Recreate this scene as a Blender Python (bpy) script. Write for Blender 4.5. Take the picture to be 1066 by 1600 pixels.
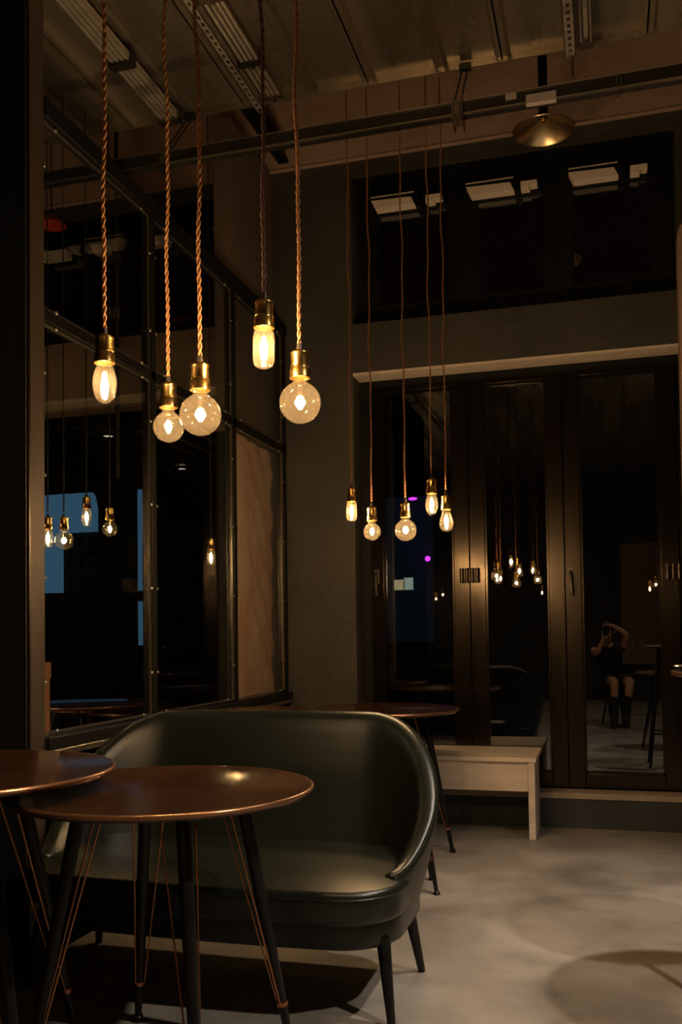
import bpy, bmesh, math, random
from mathutils import Vector, Matrix
random.seed(7)
PI = math.pi
S = bpy.context.scene
COL = S.collection
for o in list(bpy.data.objects): bpy.data.objects.remove(o)

# ------------------------------------------------ camera, world, lamps, exposure
F_PX, CY, CAM_H = 1450.0, 944.0, 1.15
cam = bpy.data.cameras.new('camera'); cam_o = bpy.data.objects.new('camera', cam); COL.objects.link(cam_o)
cam.sensor_fit = 'HORIZONTAL'; cam.sensor_width = 36.0; cam.lens = F_PX / 1066 * 36
cam.shift_x = 0; cam.shift_y = (CY - 800) / 1066; cam.clip_start = 0.01; cam.clip_end = 200
yaw, pit, rol = .2783, .0327, -.0127
Fw = Vector((-math.sin(yaw) * math.cos(pit), math.cos(yaw) * math.cos(pit), math.sin(pit)))
R0 = Vector((math.cos(yaw), math.sin(yaw), 0)); U0 = R0.cross(Fw)
Rt = R0 * math.cos(rol) + U0 * math.sin(rol); Up = U0 * math.cos(rol) - R0 * math.sin(rol)
mw = Matrix((Rt, Up, -Fw)).transposed().to_4x4(); mw.translation = (0, 0, CAM_H); cam_o.matrix_world = mw
S.camera = cam_o
w = bpy.data.worlds.new('dusk_sky'); S.world = w; w.use_nodes = True
w.node_tree.nodes['Background'].inputs[0].default_value = (.17, .42, .72, 1)
w.node_tree.nodes['Background'].inputs[1].default_value = .20
S.view_settings.view_transform = 'Standard'; S.view_settings.look = 'None'
S.view_settings.exposure = 0.65; S.view_settings.gamma = 1; S.view_settings.use_curve_mapping = False
# unseen ceiling spotlights outside the frame, one an added fill (position, aim, watts, cone angle, blend, colour)
SPOTS = [((1.15, 3.3, 3.35), (.45, 3.2, 0), 205, 74, 1.0, (1, .84, .66)),
         ((1.6, 1.7, 3.35), (.1, 2.3, 0), 175, 85, .8, (1, .84, .66)),
         ((.9, .7, 3.35), (0, -.35, .9), 60, 42, .6, (1, .76, .52)),  # added fill to brighten the photographer, no known source
         ((-.2, -2.2, 3.35), (-.3, -2.0, 0), 70, 110, .8, (1, .72, .48)),
         ((-4.2, 2.6, 3.35), (-4.0, 3.0, 0), 40, 120, .8, (1, .66, .42))]
BULB_W = 8.5
for i, (p, a, e, ang, bl, c) in enumerate(SPOTS):
    L = bpy.data.lights.new('ceiling_spot_light', 'SPOT'); L.energy = e; L.color = c; L.spot_size = math.radians(ang); L.spot_blend = bl
    L.shadow_soft_size = .05
    lo = bpy.data.objects.new('ceiling_spot_light', L); COL.objects.link(lo); lo.location = p
    lo.rotation_euler = (Vector(a) - Vector(p)).to_track_quat('-Z', 'Y').to_euler()

# ------------------------------------------------ materials
def mat(name, c1, rough=.6, metal=0, c2=None, scale=4, bump=0, bscale=None, spec=.5, stretch=(1, 1, 1), rvar=0, coat=0, lo=.35, hi=.65):
    m = bpy.data.materials.new(name); m.use_nodes = True; nt = m.node_tree; N = nt.nodes; b = N['Principled BSDF']
    b.inputs['Base Color'].default_value = (*c1, 1); b.inputs['Roughness'].default_value = rough
    b.inputs['Metallic'].default_value = metal; b.inputs['Specular IOR Level'].default_value = spec
    if coat: b.inputs['Coat Weight'].default_value = coat; b.inputs['Coat Roughness'].default_value = .12
    tc = N.new('ShaderNodeTexCoord'); mp = N.new('ShaderNodeMapping'); mp.inputs['Scale'].default_value = stretch
    nt.links.new(tc.outputs['Object'], mp.inputs[0])
    n = N.new('ShaderNodeTexNoise'); n.inputs['Scale'].default_value = scale; n.inputs['Detail'].default_value = 7
    n.inputs['Roughness'].default_value = .6
    nt.links.new(mp.outputs[0], n.inputs['Vector'])
    if c2:
        r = N.new('ShaderNodeValToRGB'); r.color_ramp.elements[0].position = lo; r.color_ramp.elements[1].position = hi
        r.color_ramp.elements[0].color = (*c1, 1); r.color_ramp.elements[1].color = (*c2, 1)
        nt.links.new(n.outputs['Fac'], r.inputs[0]); nt.links.new(r.outputs[0], b.inputs['Base Color'])
    if rvar:
        mr = N.new('ShaderNodeMapRange'); mr.inputs['From Min'].default_value = .3; mr.inputs['From Max'].default_value = .7
        mr.inputs['To Min'].default_value = max(.02, rough - rvar); mr.inputs['To Max'].default_value = rough + rvar
        nt.links.new(n.outputs['Fac'], mr.inputs[0]); nt.links.new(mr.outputs[0], b.inputs['Roughness'])
    if bump:
        n2 = N.new('ShaderNodeTexNoise'); n2.inputs['Scale'].default_value = bscale or scale * 8; n2.inputs['Detail'].default_value = 6
        nt.links.new(mp.outputs[0], n2.inputs['Vector'])
        bp = N.new('ShaderNodeBump'); bp.inputs['Strength'].default_value = bump; bp.inputs['Distance'].default_value = .01
        nt.links.new(n2.outputs['Fac'], bp.inputs['Height']); nt.links.new(bp.outputs[0], b.inputs['Normal'])
    return m

def glass(name, ior=1.5, tint=(1, 1, 1), rough=0.0, haze=0, hazec=(1, .8, .5)):
    m = bpy.data.materials.new(name); m.use_nodes = True; nt = m.node_tree; N = nt.nodes
    N.remove(N['Principled BSDF']); out = N['Material Output']
    fr = N.new('ShaderNodeFresnel'); 
    ge = N.new('ShaderNodeNewGeometry'); im = N.new('ShaderNodeMapRange')     # same reflectance on both faces of a thin pane
    im.inputs['To Min'].default_value = ior; im.inputs['To Max'].default_value = 1 / ior
    nt.links.new(ge.outputs['Backfacing'], im.inputs[0]); nt.links.new(im.outputs[0], fr.inputs['IOR'])
    t = N.new('ShaderNodeBsdfTransparent'); t.inputs[0].default_value = (*tint, 1)
    g = N.new('ShaderNodeBsdfGlossy'); g.inputs['Roughness'].default_value = rough
    mx = N.new('ShaderNodeMixShader'); nt.links.new(fr.outputs[0], mx.inputs[0])
    nt.links.new(g.outputs[0], mx.inputs[2])
    if haze:
        h = N.new('ShaderNodeMixShader'); h.inputs[0].default_value = haze
        tl = N.new('ShaderNodeBsdfTranslucent'); tl.inputs[0].default_value = (*hazec, 1)
        nt.links.new(t.outputs[0], h.inputs[1]); nt.links.new(tl.outputs[0], h.inputs[2]); nt.links.new(h.outputs[0], mx.inputs[1])
    else: nt.links.new(t.outputs[0], mx.inputs[1])
    nt.links.new(mx.outputs[0], out.inputs[0])
    return m

def emit(name, c, s):
    m = bpy.data.materials.new(name); m.use_nodes = True; b = m.node_tree.nodes['Principled BSDF']
    b.inputs['Base Color'].default_value = (0, 0, 0, 1); b.inputs['Emission Color'].default_value = (*c, 1); b.inputs['Emission Strength'].default_value = s
    return m

M = dict(
    floor=mat('polished_concrete', (.15, .134, .118), .5, 0, (.29, .262, .23), 1.9, .25, 24, rvar=.12, lo=.32, hi=.62),
    plaster=mat('brown_plaster', (.34, .23, .165), .85, 0, (.45, .31, .225), 2.5, .5, 22),
    dark_wall=mat('dark_green_wall_paint', (.040, .037, .030), .6, 0, (.062, .055, .044), 2, .5, 20),
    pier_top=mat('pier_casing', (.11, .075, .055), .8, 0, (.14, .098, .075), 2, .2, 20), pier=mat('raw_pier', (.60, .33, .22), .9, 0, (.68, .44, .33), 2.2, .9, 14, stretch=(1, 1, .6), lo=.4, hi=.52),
    pale=mat('pale_render', (.60, .50, .40), .85, 0, (.72, .61, .50), 12, .5, 60),
    sill=mat('pale_threshold', (.34, .28, .22), .6, 0, (.42, .35, .28), 8, .2, 50),
    plinth=mat('grey_plinth_paint', (.034, .038, .040), .6, 0, (.048, .052, .054), 4, .2, 30),
    deck=mat('galvanised_deck', (.34, .30, .23), .30, .8, (.52, .45, .35), 3.2, .08, 25, stretch=(1, .12, 1), rvar=.12),
    galv=mat('galvanised_steel', (.22, .19, .15), .30, .95, (.32, .28, .22), 14, .1, 60, stretch=(1, .3, 1), rvar=.1),
    dark_steel=mat('dark_steel', (.022, .019, .016), .42, .3, (.034, .03, .026), 6, .1, 40),
    post=mat('brown_steel_post', (.06, .042, .03), .5, .3, (.08, .058, .042), 6, .15, 60, stretch=(1, 1, .15)),
    bead=mat('steel_glazing_bead', (.30, .26, .20), .28, .9, (.36, .31, .25), 20),
    strut=mat('zinc_strut', (.42, .38, .31), .4, .5, (.55, .50, .42), 14, .1, 60),
    white=mat('pale_housing', (.80, .68, .55), .6, 0, (.86, .74, .62), 14),
    bolt=mat('bolt_steel', (.6, .55, .48), .28, 1),
    door=mat('bronze_door_metal', (.034, .026, .018), .20, .9, (.044, .034, .024), 5, .03, 90, stretch=(1, 1, .05), rvar=.04),
    sash=mat('black_sash_metal', (.005, .005, .0045), .5, 0, (.008, .008, .007), 5, spec=.25),
    hinge=mat('hinge_metal', (.07, .055, .04), .35, .9),
    black=mat('black_lacquer', (.005, .0045, .004), .35, 0, (.009, .008, .007), 12, spec=.3),
    copper=mat('copper_rod', (.45, .20, .10), .30, 1),
    brass=mat('antique_brass', (.62, .39, .12), .26, 1, (.48, .29, .09), 30, rvar=.08),
    top=mat('bronze_table_top', (.050, .022, .011), .15, .45, (.072, .031, .016), 3, .03, 60, rvar=.05),
    rim=mat('table_rim', (.30, .15, .08), .25, .8),
    leather=mat('green_leatherette', (.007, .009, .006), .31, 0, (.010, .0125, .0085), 5, .12, 260, spec=.5),
    wood=mat('pale_bench_board', (.62, .52, .43), .6, 0, (.74, .63, .53), 5, .25, 40, stretch=(.3, 3, 3)),
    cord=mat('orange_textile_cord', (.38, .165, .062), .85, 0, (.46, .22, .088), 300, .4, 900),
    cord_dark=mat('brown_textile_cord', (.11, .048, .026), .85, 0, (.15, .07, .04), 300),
    cord_far=mat('dull_textile_cord', (.24, .10, .042), .85, 0, (.30, .14, .06), 300),  # same cord as the near cluster, its dimness put into the colour
    grip=mat('black_cord_grip', (.02, .016, .012), .5),
    glass=glass('window_glass', 1.55, (.93, .95, .94)),
    facade_glass=glass('facade_glass', 2.1, (.85, .87, .86)),
    bulb=glass('bulb_glass', 1.35, (1, .95, .86), .02, .006, (1, .80, .50)),
    tube_glass=glass('amber_bulb_glass', 1.35, (1, .92, .76), .03, .012, (1, .78, .45)),
    fil=emit('glowing_filament', (1, .66, .30), 90),
    cavity=mat('brass_reflector', (.80, .62, .36), .30, 1, (.76, .57, .32), 20),
    skin=mat('skin', (.50, .26, .17), .5, 0, (.56, .31, .21), 20),
    cloth=mat('dark_cloth', (.012, .012, .014), .9), short=mat('dark_shorts', (.02, .02, .024), .9),
    hair=mat('dark_hair', (.02, .012, .008), .6),
    outwall=mat('far_concrete', (.028, .03, .032), .9, 0, (.036, .04, .042), 1, spec=0), outpan=mat('far_blue_grey_panel', (.06, .068, .074), .9, 0, (.08, .088, .09), 1, spec=0), outdark=mat('far_dark_wall', (.004, .004, .004), .9, spec=0),  # outer patch: light on the far wall put into a paler colour
    tape=mat('grey_tape', (.42, .36, .33), .7, 0, (.5, .43, .4), 20),
    oldwood=mat('warm_wood', (.28, .12, .05), .5, 0, (.36, .16, .07), 8, stretch=(4, 4, .5)),
)

# ------------------------------------------------ mesh helpers
class MB:
    def __init__(s): s.v = []; s.f = []
    def add(s, vs, fs):
        k = len(s.v); s.v += [tuple(v) for v in vs]; s.f += [tuple(i + k for i in f) for f in fs]; return s
    def box(s, x0, x1, y0, y1, z0, z1, m=None):
        vs = [Vector((x, y, z)) for z in (z0, z1) for y in (y0, y1) for x in (x0, x1)]
        if m is not None: vs = [m @ v for v in vs]
        return s.add(vs, [(0, 2, 3, 1), (4, 5, 7, 6), (0, 1, 5, 4), (2, 6, 7, 3), (0, 4, 6, 2), (1, 3, 7, 5)])
    def prism(s, poly, x0, x1, axis='x'):        # poly of (a, b) extruded along an axis
        n = len(poly)
        def P(t, a, b): return {'x': (t, a, b), 'y': (a, t, b), 'z': (a, b, t)}[axis]
        vs = [P(x0, *p) for p in poly] + [P(x1, *p) for p in poly]
        return s.add(vs, [tuple(range(n))[::-1], tuple(range(n, 2 * n))] + [(i, (i + 1) % n, n + (i + 1) % n, n + i) for i in range(n)])
    def tube(s, pts, r, n=8, cap=True):
        pts = [Vector(p) for p in pts]; rs = r if isinstance(r, (list, tuple)) else [r] * len(pts)
        vs = []; ref = None
        for i, p in enumerate(pts):
            t = (pts[min(i + 1, len(pts) - 1)] - pts[max(i - 1, 0)]).normalized()
            if ref is None: ref = Vector((1, 0, 0)) if abs(t.x) < .9 else Vector((0, 1, 0))
            a = (ref - t * ref.dot(t)).normalized(); ref = a; b = t.cross(a)
            for k in range(n):
                q = 2 * PI * k / n; vs.append(p + (a * math.cos(q) + b * math.sin(q)) * rs[i])
        fs = [(i * n + k, i * n + (k + 1) % n, (i + 1) * n + (k + 1) % n, (i + 1) * n + k) for i in range(len(pts) - 1) for k in range(n)]
        if cap: fs += [tuple(range(n))[::-1], tuple(range((len(pts) - 1) * n, len(pts) * n))]
        return s.add(vs, fs)
    def lathe(s, prof, n=32, c=(0, 0, 0), sx=1, sy=1):
        vs = []; fs = []; rings = []
        for r, z in prof:
            if r < 1e-6: rings.append([len(vs)]); vs.append((c[0], c[1], c[2] + z))
            else:
                rings.append(list(range(len(vs), len(vs) + n)))
                vs += [(c[0] + sx * r * math.cos(2 * PI * k / n), c[1] + sy * r * math.sin(2 * PI * k / n), c[2] + z) for k in range(n)]
        for a, b in zip(rings, rings[1:]):
            for k in range(n):
                q = [a[k % len(a)], a[(k + 1) % len(a)], b[(k + 1) % len(b)], b[k % len(b)]]
                q = list(dict.fromkeys(q))
                if len(q) > 2: fs.append(tuple(q))
        return s.add(vs, fs)
    def ball(s, c, r, n=10, m=6, sc=(1, 1, 1)):
        pr = [(r * math.sin(PI * i / m), -r * math.cos(PI * i / m)) for i in range(m + 1)]
        pr[0] = (0, -r); pr[-1] = (0, r)
        b = MB().lathe(pr, n); return s.add([(c[0] + v[0] * sc[0], c[1] + v[1] * sc[1], c[2] + v[2] * sc[2]) for v in b.v], b.f)
    def xform(s, m): s.v = [tuple(m @ Vector(v)) for v in s.v]; return s
    def build(s, name, m, parent=None, bevel=0, ang=40, seg=2, world=True):
        me = bpy.data.meshes.new(name)
        off = Vector((0, 0, 0))
        if parent is not None and world:
            p = parent
            while p: off += Vector(p.location); p = p.parent
        me.from_pydata([tuple(Vector(v) - off) for v in s.v], [], s.f)
        bm = bmesh.new(); bm.from_mesh(me); bmesh.ops.recalc_face_normals(bm, faces=bm.faces); bm.to_mesh(me); bm.free()
        me.shade_smooth(); me.set_sharp_from_angle(angle=math.radians(ang))
        if m: me.materials.append(m)
        o = bpy.data.objects.new(name, me); COL.objects.link(o)
        if parent: o.parent = parent
        if bevel:
            bv = o.modifiers.new('bevel', 'BEVEL'); bv.width = bevel; bv.segments = seg; bv.limit_method = 'ANGLE'; bv.angle_limit = math.radians(40)
        return o

def tag(o, label=None, cat=None, group=None, kind=None):
    if label: o['label'] = label
    if cat: o['category'] = cat
    if group: o['group'] = group
    if kind: o['kind'] = kind
    return o
def empty(name, loc, label=None, cat=None, group=None, kind=None):
    o = bpy.data.objects.new(name, None); COL.objects.link(o); o.location = loc; o.empty_display_size = .05
    return tag(o, label, cat, group, kind)
def copy_tree(o, parent=None):
    kids = [c for c in bpy.data.objects if c.parent == o]
    c = o.copy(); COL.objects.link(c)
    if parent: c.parent = parent
    for k in kids: copy_tree(k, c)
    return c

YB, YG = 5.63, 5.82         # wall face, door plane
XP = -1.98                  # glazed partition
ZC = 3.64                   # underside of the deck
# ------------------------------------------------ structure
def structure(name, mb, m, label, **k): return tag(mb.build(name, m, **k), label, name.split('_')[0], kind='structure')

fl = MB(); fl.box(-6.5, 3.2, -4.6, 5.9, -.12, 0)
structure('floor', fl, M['floor'], 'worn pale grey concrete floor with scuffs')

# facade wall with its openings (main room, then the room beyond the glazed partition)
wb = MB(); Y0, Y1 = YB, 6.0
wb.box(-2.0, -1.51, Y0, Y1, 0, 4.17)                    # pier left of the doors
wb.box(-1.51, .44, Y0, Y1, 2.80, 3.115)                 # band between doors and upper windows
wb.box(-1.51, .44, Y0, Y1, 4.06, 4.17)
wb.box(.44, 3.2, Y0, Y1, 0, 4.17)
wb.box(-2.45, -2.0, Y0, Y1, 0, 4.17)
wb.box(-6.5, -2.45, Y0, Y1, 4.06, 4.17)
wall_back = structure('wall_back', wb, M['dark_wall'], 'tall dark green-grey facade wall around the folding doors')
ub = MB(); ub.box(-6.5, 3.2, Y0 - .03, Y1, 4.17, 5.3)
ub.build('bare_plaster_band', M['plaster'], wall_back)
lb = MB(); lb.box(-6.5, -2.45, Y0, Y1, 2.72, 3.2); lb.build('lintel', M['plaster'], wall_back)
so = MB()
so.box(-1.51, .44, Y0 - .004, Y1 - .16, 2.785, 2.801); so.build('pale_soffit', M['pale'], wall_back)
so = MB().box(-6.5, .44, Y0 + .02, Y1 - .16, 4.05, 4.061); so.build('upper_soffit', M['sash'], wall_back)
so = MB().box(-6.5, 3.2, Y0 - .036, Y0 - .0, 4.164, 4.1695); so.build('plaster_lip', M['plaster'], wall_back)
pl = MB().box(-1.51, .44, Y0, Y1, 0, .17)
structure('baseboard_back', pl, M['plinth'], 'dark grey painted plinth below the folding doors')
sl = MB().box(-1.50, .44, Y0 - .008, YG - .03, .17, .205)
structure('trim_1', sl, M['sill'], 'pale worn threshold strip running under the folding doors', bevel=.004)
# plastered pilaster at the right edge, rounded at its upper corner
pp = [(.432, 0), (.432, 3.38)] + [(.432 + .09 * (1 - math.cos(a)), 3.38 + .09 * math.sin(a)) for a in (.3, .6, .9, 1.2, PI / 2)] + [(1.2, 3.47), (1.2, 0)]
pm = MB(); pm.prism(pp, 5.50, YB, 'y')
structure('wall_pilaster', pm, M['plaster'], 'brown plastered pilaster at the right edge beside the doors')
# deep concrete pier behind the third bay of the partition
cp = MB(); n1, n2 = 18, 60
for i in range(n2):                                      # rough vertical strips, the arris broken away
    pass
vs = []; fs = []
ys = [4.93 + (.70) * i / n1 for i in range(n1 + 1)]; zs = [2.33 * j / n2 for j in range(n2 + 1)]
for j, z in enumerate(zs):
    br = 5.20 + .03 * math.sin(z * 5.1) + .02 * math.sin(z * 13 + 1)
    for i, y in enumerate(ys):
        d = 0 if y < br else .018 + .006 * math.sin(z * 23 + y * 31) + random.uniform(-.004, .004)
        if y > br and random.random() < .07: d += .008
        vs.append((-2.05 - d, y, z))
for j in range(n2):
    for i in range(n1):
        a = j * (n1 + 1) + i; fs.append((a, a + 1, a + n1 + 2, a + n1 + 1))
cp.add(vs, fs); cp.box(-2.15, -2.075, 4.93, 5.64, 0, 2.33); cp.box(-2.15, -2.0501, 4.93, 5.15, 0, 2.33)
structure('wall_pier', cp, M['pier'], 'raw reddish concrete pier with broken plaster behind the glass', ang=20)
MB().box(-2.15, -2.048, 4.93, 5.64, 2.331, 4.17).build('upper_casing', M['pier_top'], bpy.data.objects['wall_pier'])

rest = MB(); rest.box(-6.6, -6.5, -4.6, 6, 0, 5.3); structure('wall_left', rest, M['dark_wall'], 'far dark side wall of the neighbouring room')
rest = MB(); rest.box(3.2, 3.3, -4.6, 6, 0, 5.3); structure('wall_right', rest, M['dark_wall'], 'dark right side wall of the cafe')
rest = MB(); rest.box(-6.5, 3.2, -4.7, -4.6, 0, 5.3)
wf = structure('wall_front', rest, M['dark_wall'], 'dark wall behind the photographer')
pn = MB().box(.25, 1.05, -4.6, -4.56, .6, 2.6); pn.build('wall_panel', M['plaster'], wf)
# black infill beside the partition post and the knee wall below the glazing
lw = MB(); lw.box(-2.10, -1.957, 1.2, 2.824, 0, ZC); lw.box(-2.08, -1.965, 2.83, YB, 0, .72)
structure('wall_partition', lw, M['outdark'], 'black low wall and infill panel carrying the glazed partition')

# ceiling: upper slab beyond the deck edge, and the ribbed metal deck in separate sheets
ce = MB(); ce.box(-6.5, 3.2, 3.9, 6.0, 5.2, 5.3); ce.box(-6.5, 3.2, -4.6, 4.0, 3.80, 3.92); ce.box(-6.5, 3.2, 3.96, 4.0, 3.9, 5.3)
ceiling = structure('ceiling', ce, M['plaster'], 'ceiling of ribbed galvanised metal deck ending short of the facade')
PW = .60
prof = [(0, 0), (.02, 0), (.035, .022), (.30, .022), (.315, 0), (.345, 0), (.36, .022), (.565, .022), (.58, 0), (.592, 0)]
me_deck = None
for k in range(16):
    x = -6.4 + k * PW + .02
    if x > 3.0: break
    if me_deck is None:
        mb = MB(); th = .006
        poly = [(a, b) for a, b in prof] + [(a, b + th) for a, b in prof[::-1]]
        n = len(prof); vs = []; fs = []
        for y in (-4.5, 4.0):
            vs += [(a, y, b) for a, b in poly]
        N2 = len(poly)
        for i in range(N2): fs.append((i, (i + 1) % N2, N2 + (i + 1) % N2, N2 + i))
        for i in range(n - 1):
            q = (i, i + 1, N2 - 2 - i, N2 - 1 - i); fs.append(q); fs.append(tuple(v + N2 for v in q))
        mb.add(vs, fs); o = mb.build('deck_sheet', M['deck'], ceiling, world=False); me_deck = o.data
    else:
        o = bpy.data.objects.new('deck_sheet', me_deck); COL.objects.link(o); o.parent = ceiling
    o.location = (x, 0, ZC)
et = MB().box(-6.4, 3.1, 4.0, 4.006, ZC - .012, ZC + .16); et.build('deck_edge_trim', M['deck'], ceiling)

# steel beam above the partition, beyond the deck
bm_ = MB(); bm_.box(-1.98, -1.91, 3.97, YB - .04, 4.20, 4.21); bm_.box(-1.98, -1.91, 3.97, YB - .04, 4.29, 4.30); bm_.box(-1.95, -1.94, 3.97, YB - .04, 4.20, 4.30)
structure('trim_2', bm_, M['sash'], 'short black steel beam from ceiling edge to facade')

# ------------------------------------------------ glazed partition = window_1
W1 = empty('window_1', (XP, 4.3, .8), 'steel-framed glazed partition with bolted beads on the left', 'window', kind='structure')
bays = [(2.945, 3.783), (3.825, 4.735), (4.785, 5.565)]
rows = [(.80, 2.315), (2.365, 3.075)]
fr = MB(); fr.box(XP - .03, XP + .03, 2.94, YB - .002, 3.08, 3.15); fr.build('top_rail', M['sash'], W1, bevel=.003)
fr = MB(); fr.box(XP - .03, XP + .02, 2.94, YB - .002, 2.318, 2.362); fr.build('middle_rail', M['sash'], W1, bevel=.003)
fr = MB(); fr.box(XP - .03, XP + .045, 2.94, YB - .002, .745, .79); fr.build('bottom_rail', M['sash'], W1, bevel=.003)
fr = MB(); fr.box(XP - .03, XP + .05, 2.94, YB - .002, .72, .744); fr.build('sill_strip', M['bead'], W1, bevel=.003)
for y in (3.80, 4.76, 5.597):
    fr = MB(); fr.box(XP - .03, XP + .02, y - .023, y + .023, .79, 3.08); fr.build('mullion', M['sash'], W1, bevel=.003)
me_b = None
for (a, b) in bays:
    for (c, d) in rows:
        if (a, c) == (4.785, 2.365): pass
        pn = MB().box(XP - .004, XP + .004, a - .01, b + .01, c - .01, d + .01); pane = pn.build('pane', M['glass'], W1)
        bd = MB(); t = .008
        bd.box(XP + .004, XP + .013, a, b, c, c + t); bd.box(XP + .004, XP + .013, a, b, d - t, d)
        bd.box(XP + .004, XP + .013, a, a + t, c + t, d - t); bd.box(XP + .004, XP + .013, b - t, b, c + t, d - t)
        bead = bd.build('glazing_bead', M['bead'], W1)
        nz = 4 if c < 1 else 2
        pts = [(yy, z) for yy in (a + .006, b - .006) for z in [c + (d - c) * (i + .5) / nz for i in range(nz)]]
        pts += [(a + (b - a) * f, z) for z in (c + .006, d - .006) for f in (.10, .90)]
        for (yy, z) in pts:
            if me_b is None:
                o = MB().ball((0, 0, 0), .0085, 10, 6, (.8, 1, 1)).build('bolt', M['bolt'], bead, world=False); me_b = o.data
            else:
                o = bpy.data.objects.new('bolt', me_b); COL.objects.link(o); o.parent = bead
            o.location = Vector((XP + .015, yy, z)) - Vector(W1.location)
pm = MB(); pm.box(-2.03, -1.955, 2.825, 2.94, 0, ZC)
pst = structure('trim_3', pm, M['post'], 'tall brown steel post at the near end of the glazed partition', bevel=.006)
pg = MB().box(-1.955, -1.945, 2.827, 2.836, 0, ZC); pg.build('edge_bead', M['hinge'], pst)

# ------------------------------------------------ folding doors
D1 = empty('door_1', (-.5, YG, .205), 'dark bronze glazed folding doors, three leaves wide, under a pale soffit', 'door', kind='structure')
fr = MB(); fr.box(-1.51, -1.44, YG - .03, YG + .06, .205, 2.785); fr.box(.418, .44, YG - .03, YG + .06, .205, 2.785); fr.box(-1.44, .418, YG - .03, YG + .06, 2.735, 2.785)
fr.build('door_frame', M['sash'], D1, bevel=.003)
leaves = [(-1.44, -.8115, -1.361, -.908), (-.8085, -.2365, -.714, -.329), (-.2335, .418, -.138, .317)]
for li, (x0, x1, g0, g1) in enumerate(leaves):
    lf = MB(); y0, y1 = YG - .055, YG
    lf.box(x0, g0, y0, y1, .215, 2.73); lf.box(g1, x1, y0, y1, .215, 2.73)
    lf.box(g0, g1, y0, y1, .215, .30); lf.box(g0, g1, y0, y1, 2.70, 2.73)
    L = lf.build('door_leaf', M['door'], D1, bevel=.003)
    MB().box(g0 - .005, g1 + .005, YG - .032, YG - .024, .295, 2.705).build('pane', M['facade_glass'], L)
    gb = MB(); t = .012
    for q in ((g0, g0 + t, .30, 2.70), (g1 - t, g1, .30, 2.70)): gb.box(q[0], q[1], YG - .048, YG - .033, q[2], q[3])
    for q in ((g0, g1, .30, .312), (g0, g1, 2.688, 2.70)): gb.box(q[0], q[1], YG - .048, YG - .033, q[2], q[3])
    gb.build('glazing_bead', M['door'], L)
for (x, hz) in ((-.81, 1.507), (.4, 1.495)):
    h = MB()
    for k in range(4):
        xx = x - .048 + k * .032
        h.tube([(xx, YG - .075, hz - .045), (xx, YG - .075, hz + .045)], .0135, 12)
    h.box(x - .055, x + .055, YG - .067, YG - .054, hz - .038, hz + .038)
    if abs(x) > .5 or x > 0: h.build('hinge', M['hinge'], D1)
for (x, z) in ((-.203, 1.46), (-1.406, 1.48)):
    h = MB(); h.box(x - .014, x + .014, YG - .064, YG - .055, z - .01, z + .08)
    h.tube([(x, YG - .06, z + .05), (x, YG - .10, z + .05), (x + .004, YG - .105, z + .03), (x + .01, YG - .105, z - .09)], .008, 8)
    h.build('lever_handle', M['hinge'], D1)

# ------------------------------------------------ upper windows
sash = [(-1.49, -.82, -1.370, -.912), (-.82, -.231, -.723, -.318), (-.231, .44, -.144, .316)]
for i, (x0, x1, g0, g1) in enumerate(sash):
    lab = ('left', 'middle', 'right')[i] + ' high window in black frame above the folding doors'
    W = empty('window_%d' % (i + 2), ((x0 + x1) / 2, YG, 3.115), lab, 'window', kind='structure')
    lf = MB(); y0, y1 = YG - .05, YG + .02
    lf.box(x0, g0, y0, y1, 3.116, 4.048); lf.box(g1, x1, y0, y1, 3.116, 4.048); lf.box(g0, g1, y0, y1, 3.116, 3.265); lf.box(g0, g1, y0, y1, 3.86, 4.048)
    lf.build('sash_frame', M['sash'], W, bevel=.003)
    MB().box(g0 - .005, g1 + .005, YG - .03, YG - .022, 3.26, 3.865).build('pane', M['facade_glass'], W)
# made-up plates at the window heads, for pale soffit seen through gaps
OPEN = ['left', 'middle', 'right']
for i, (xa, xb, xc, xd) in enumerate(((-1.394, -1.122, -1.041, -.939), (-.785, -.501, -.451, -.351), (-.164, .114, .193, .291))):
    t = empty('window_opener', ((xa + xb) / 2, 5.72, 3.87), 'pale slanted opener box with dark bracket at head of %s high window' % ('left', 'middle', 'right')[i], 'window opener', 'pale opener boxes on the high windows')
    b = MB(); b.prism([(xa, 3.925), (xb - .012, 3.918), (xb + .012, 3.866), (xa + .028, 3.866)], 5.695, 5.769, 'y'); b.build('housing', M['white'], t, bevel=.002)
    b = MB(); b.box(xa - .005, xb + .02, 5.69, 5.765, 3.926, 3.936); b.prism([(xb, 3.93), (xb + .03, 3.93), (xb + .05, 3.855), (xb + .018, 3.855)], 5.685, 5.76, 'y'); b.build('bracket', M['sash'], t)
    b = MB(); b.box(xa, xb + .01, 5.69, 5.768, 3.937, 3.946); b.build('cover_strip', M['pale'], t)
    b = MB(); b.prism([(xc, 3.915), (xd, 3.915), (xd, 3.885), (xc + .055, 3.885), (xc + .055, 3.868), (xc, 3.868)], 5.70, 5.769, 'y'); b.build('stepped_plate', M['white'], t, bevel=.002)

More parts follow.
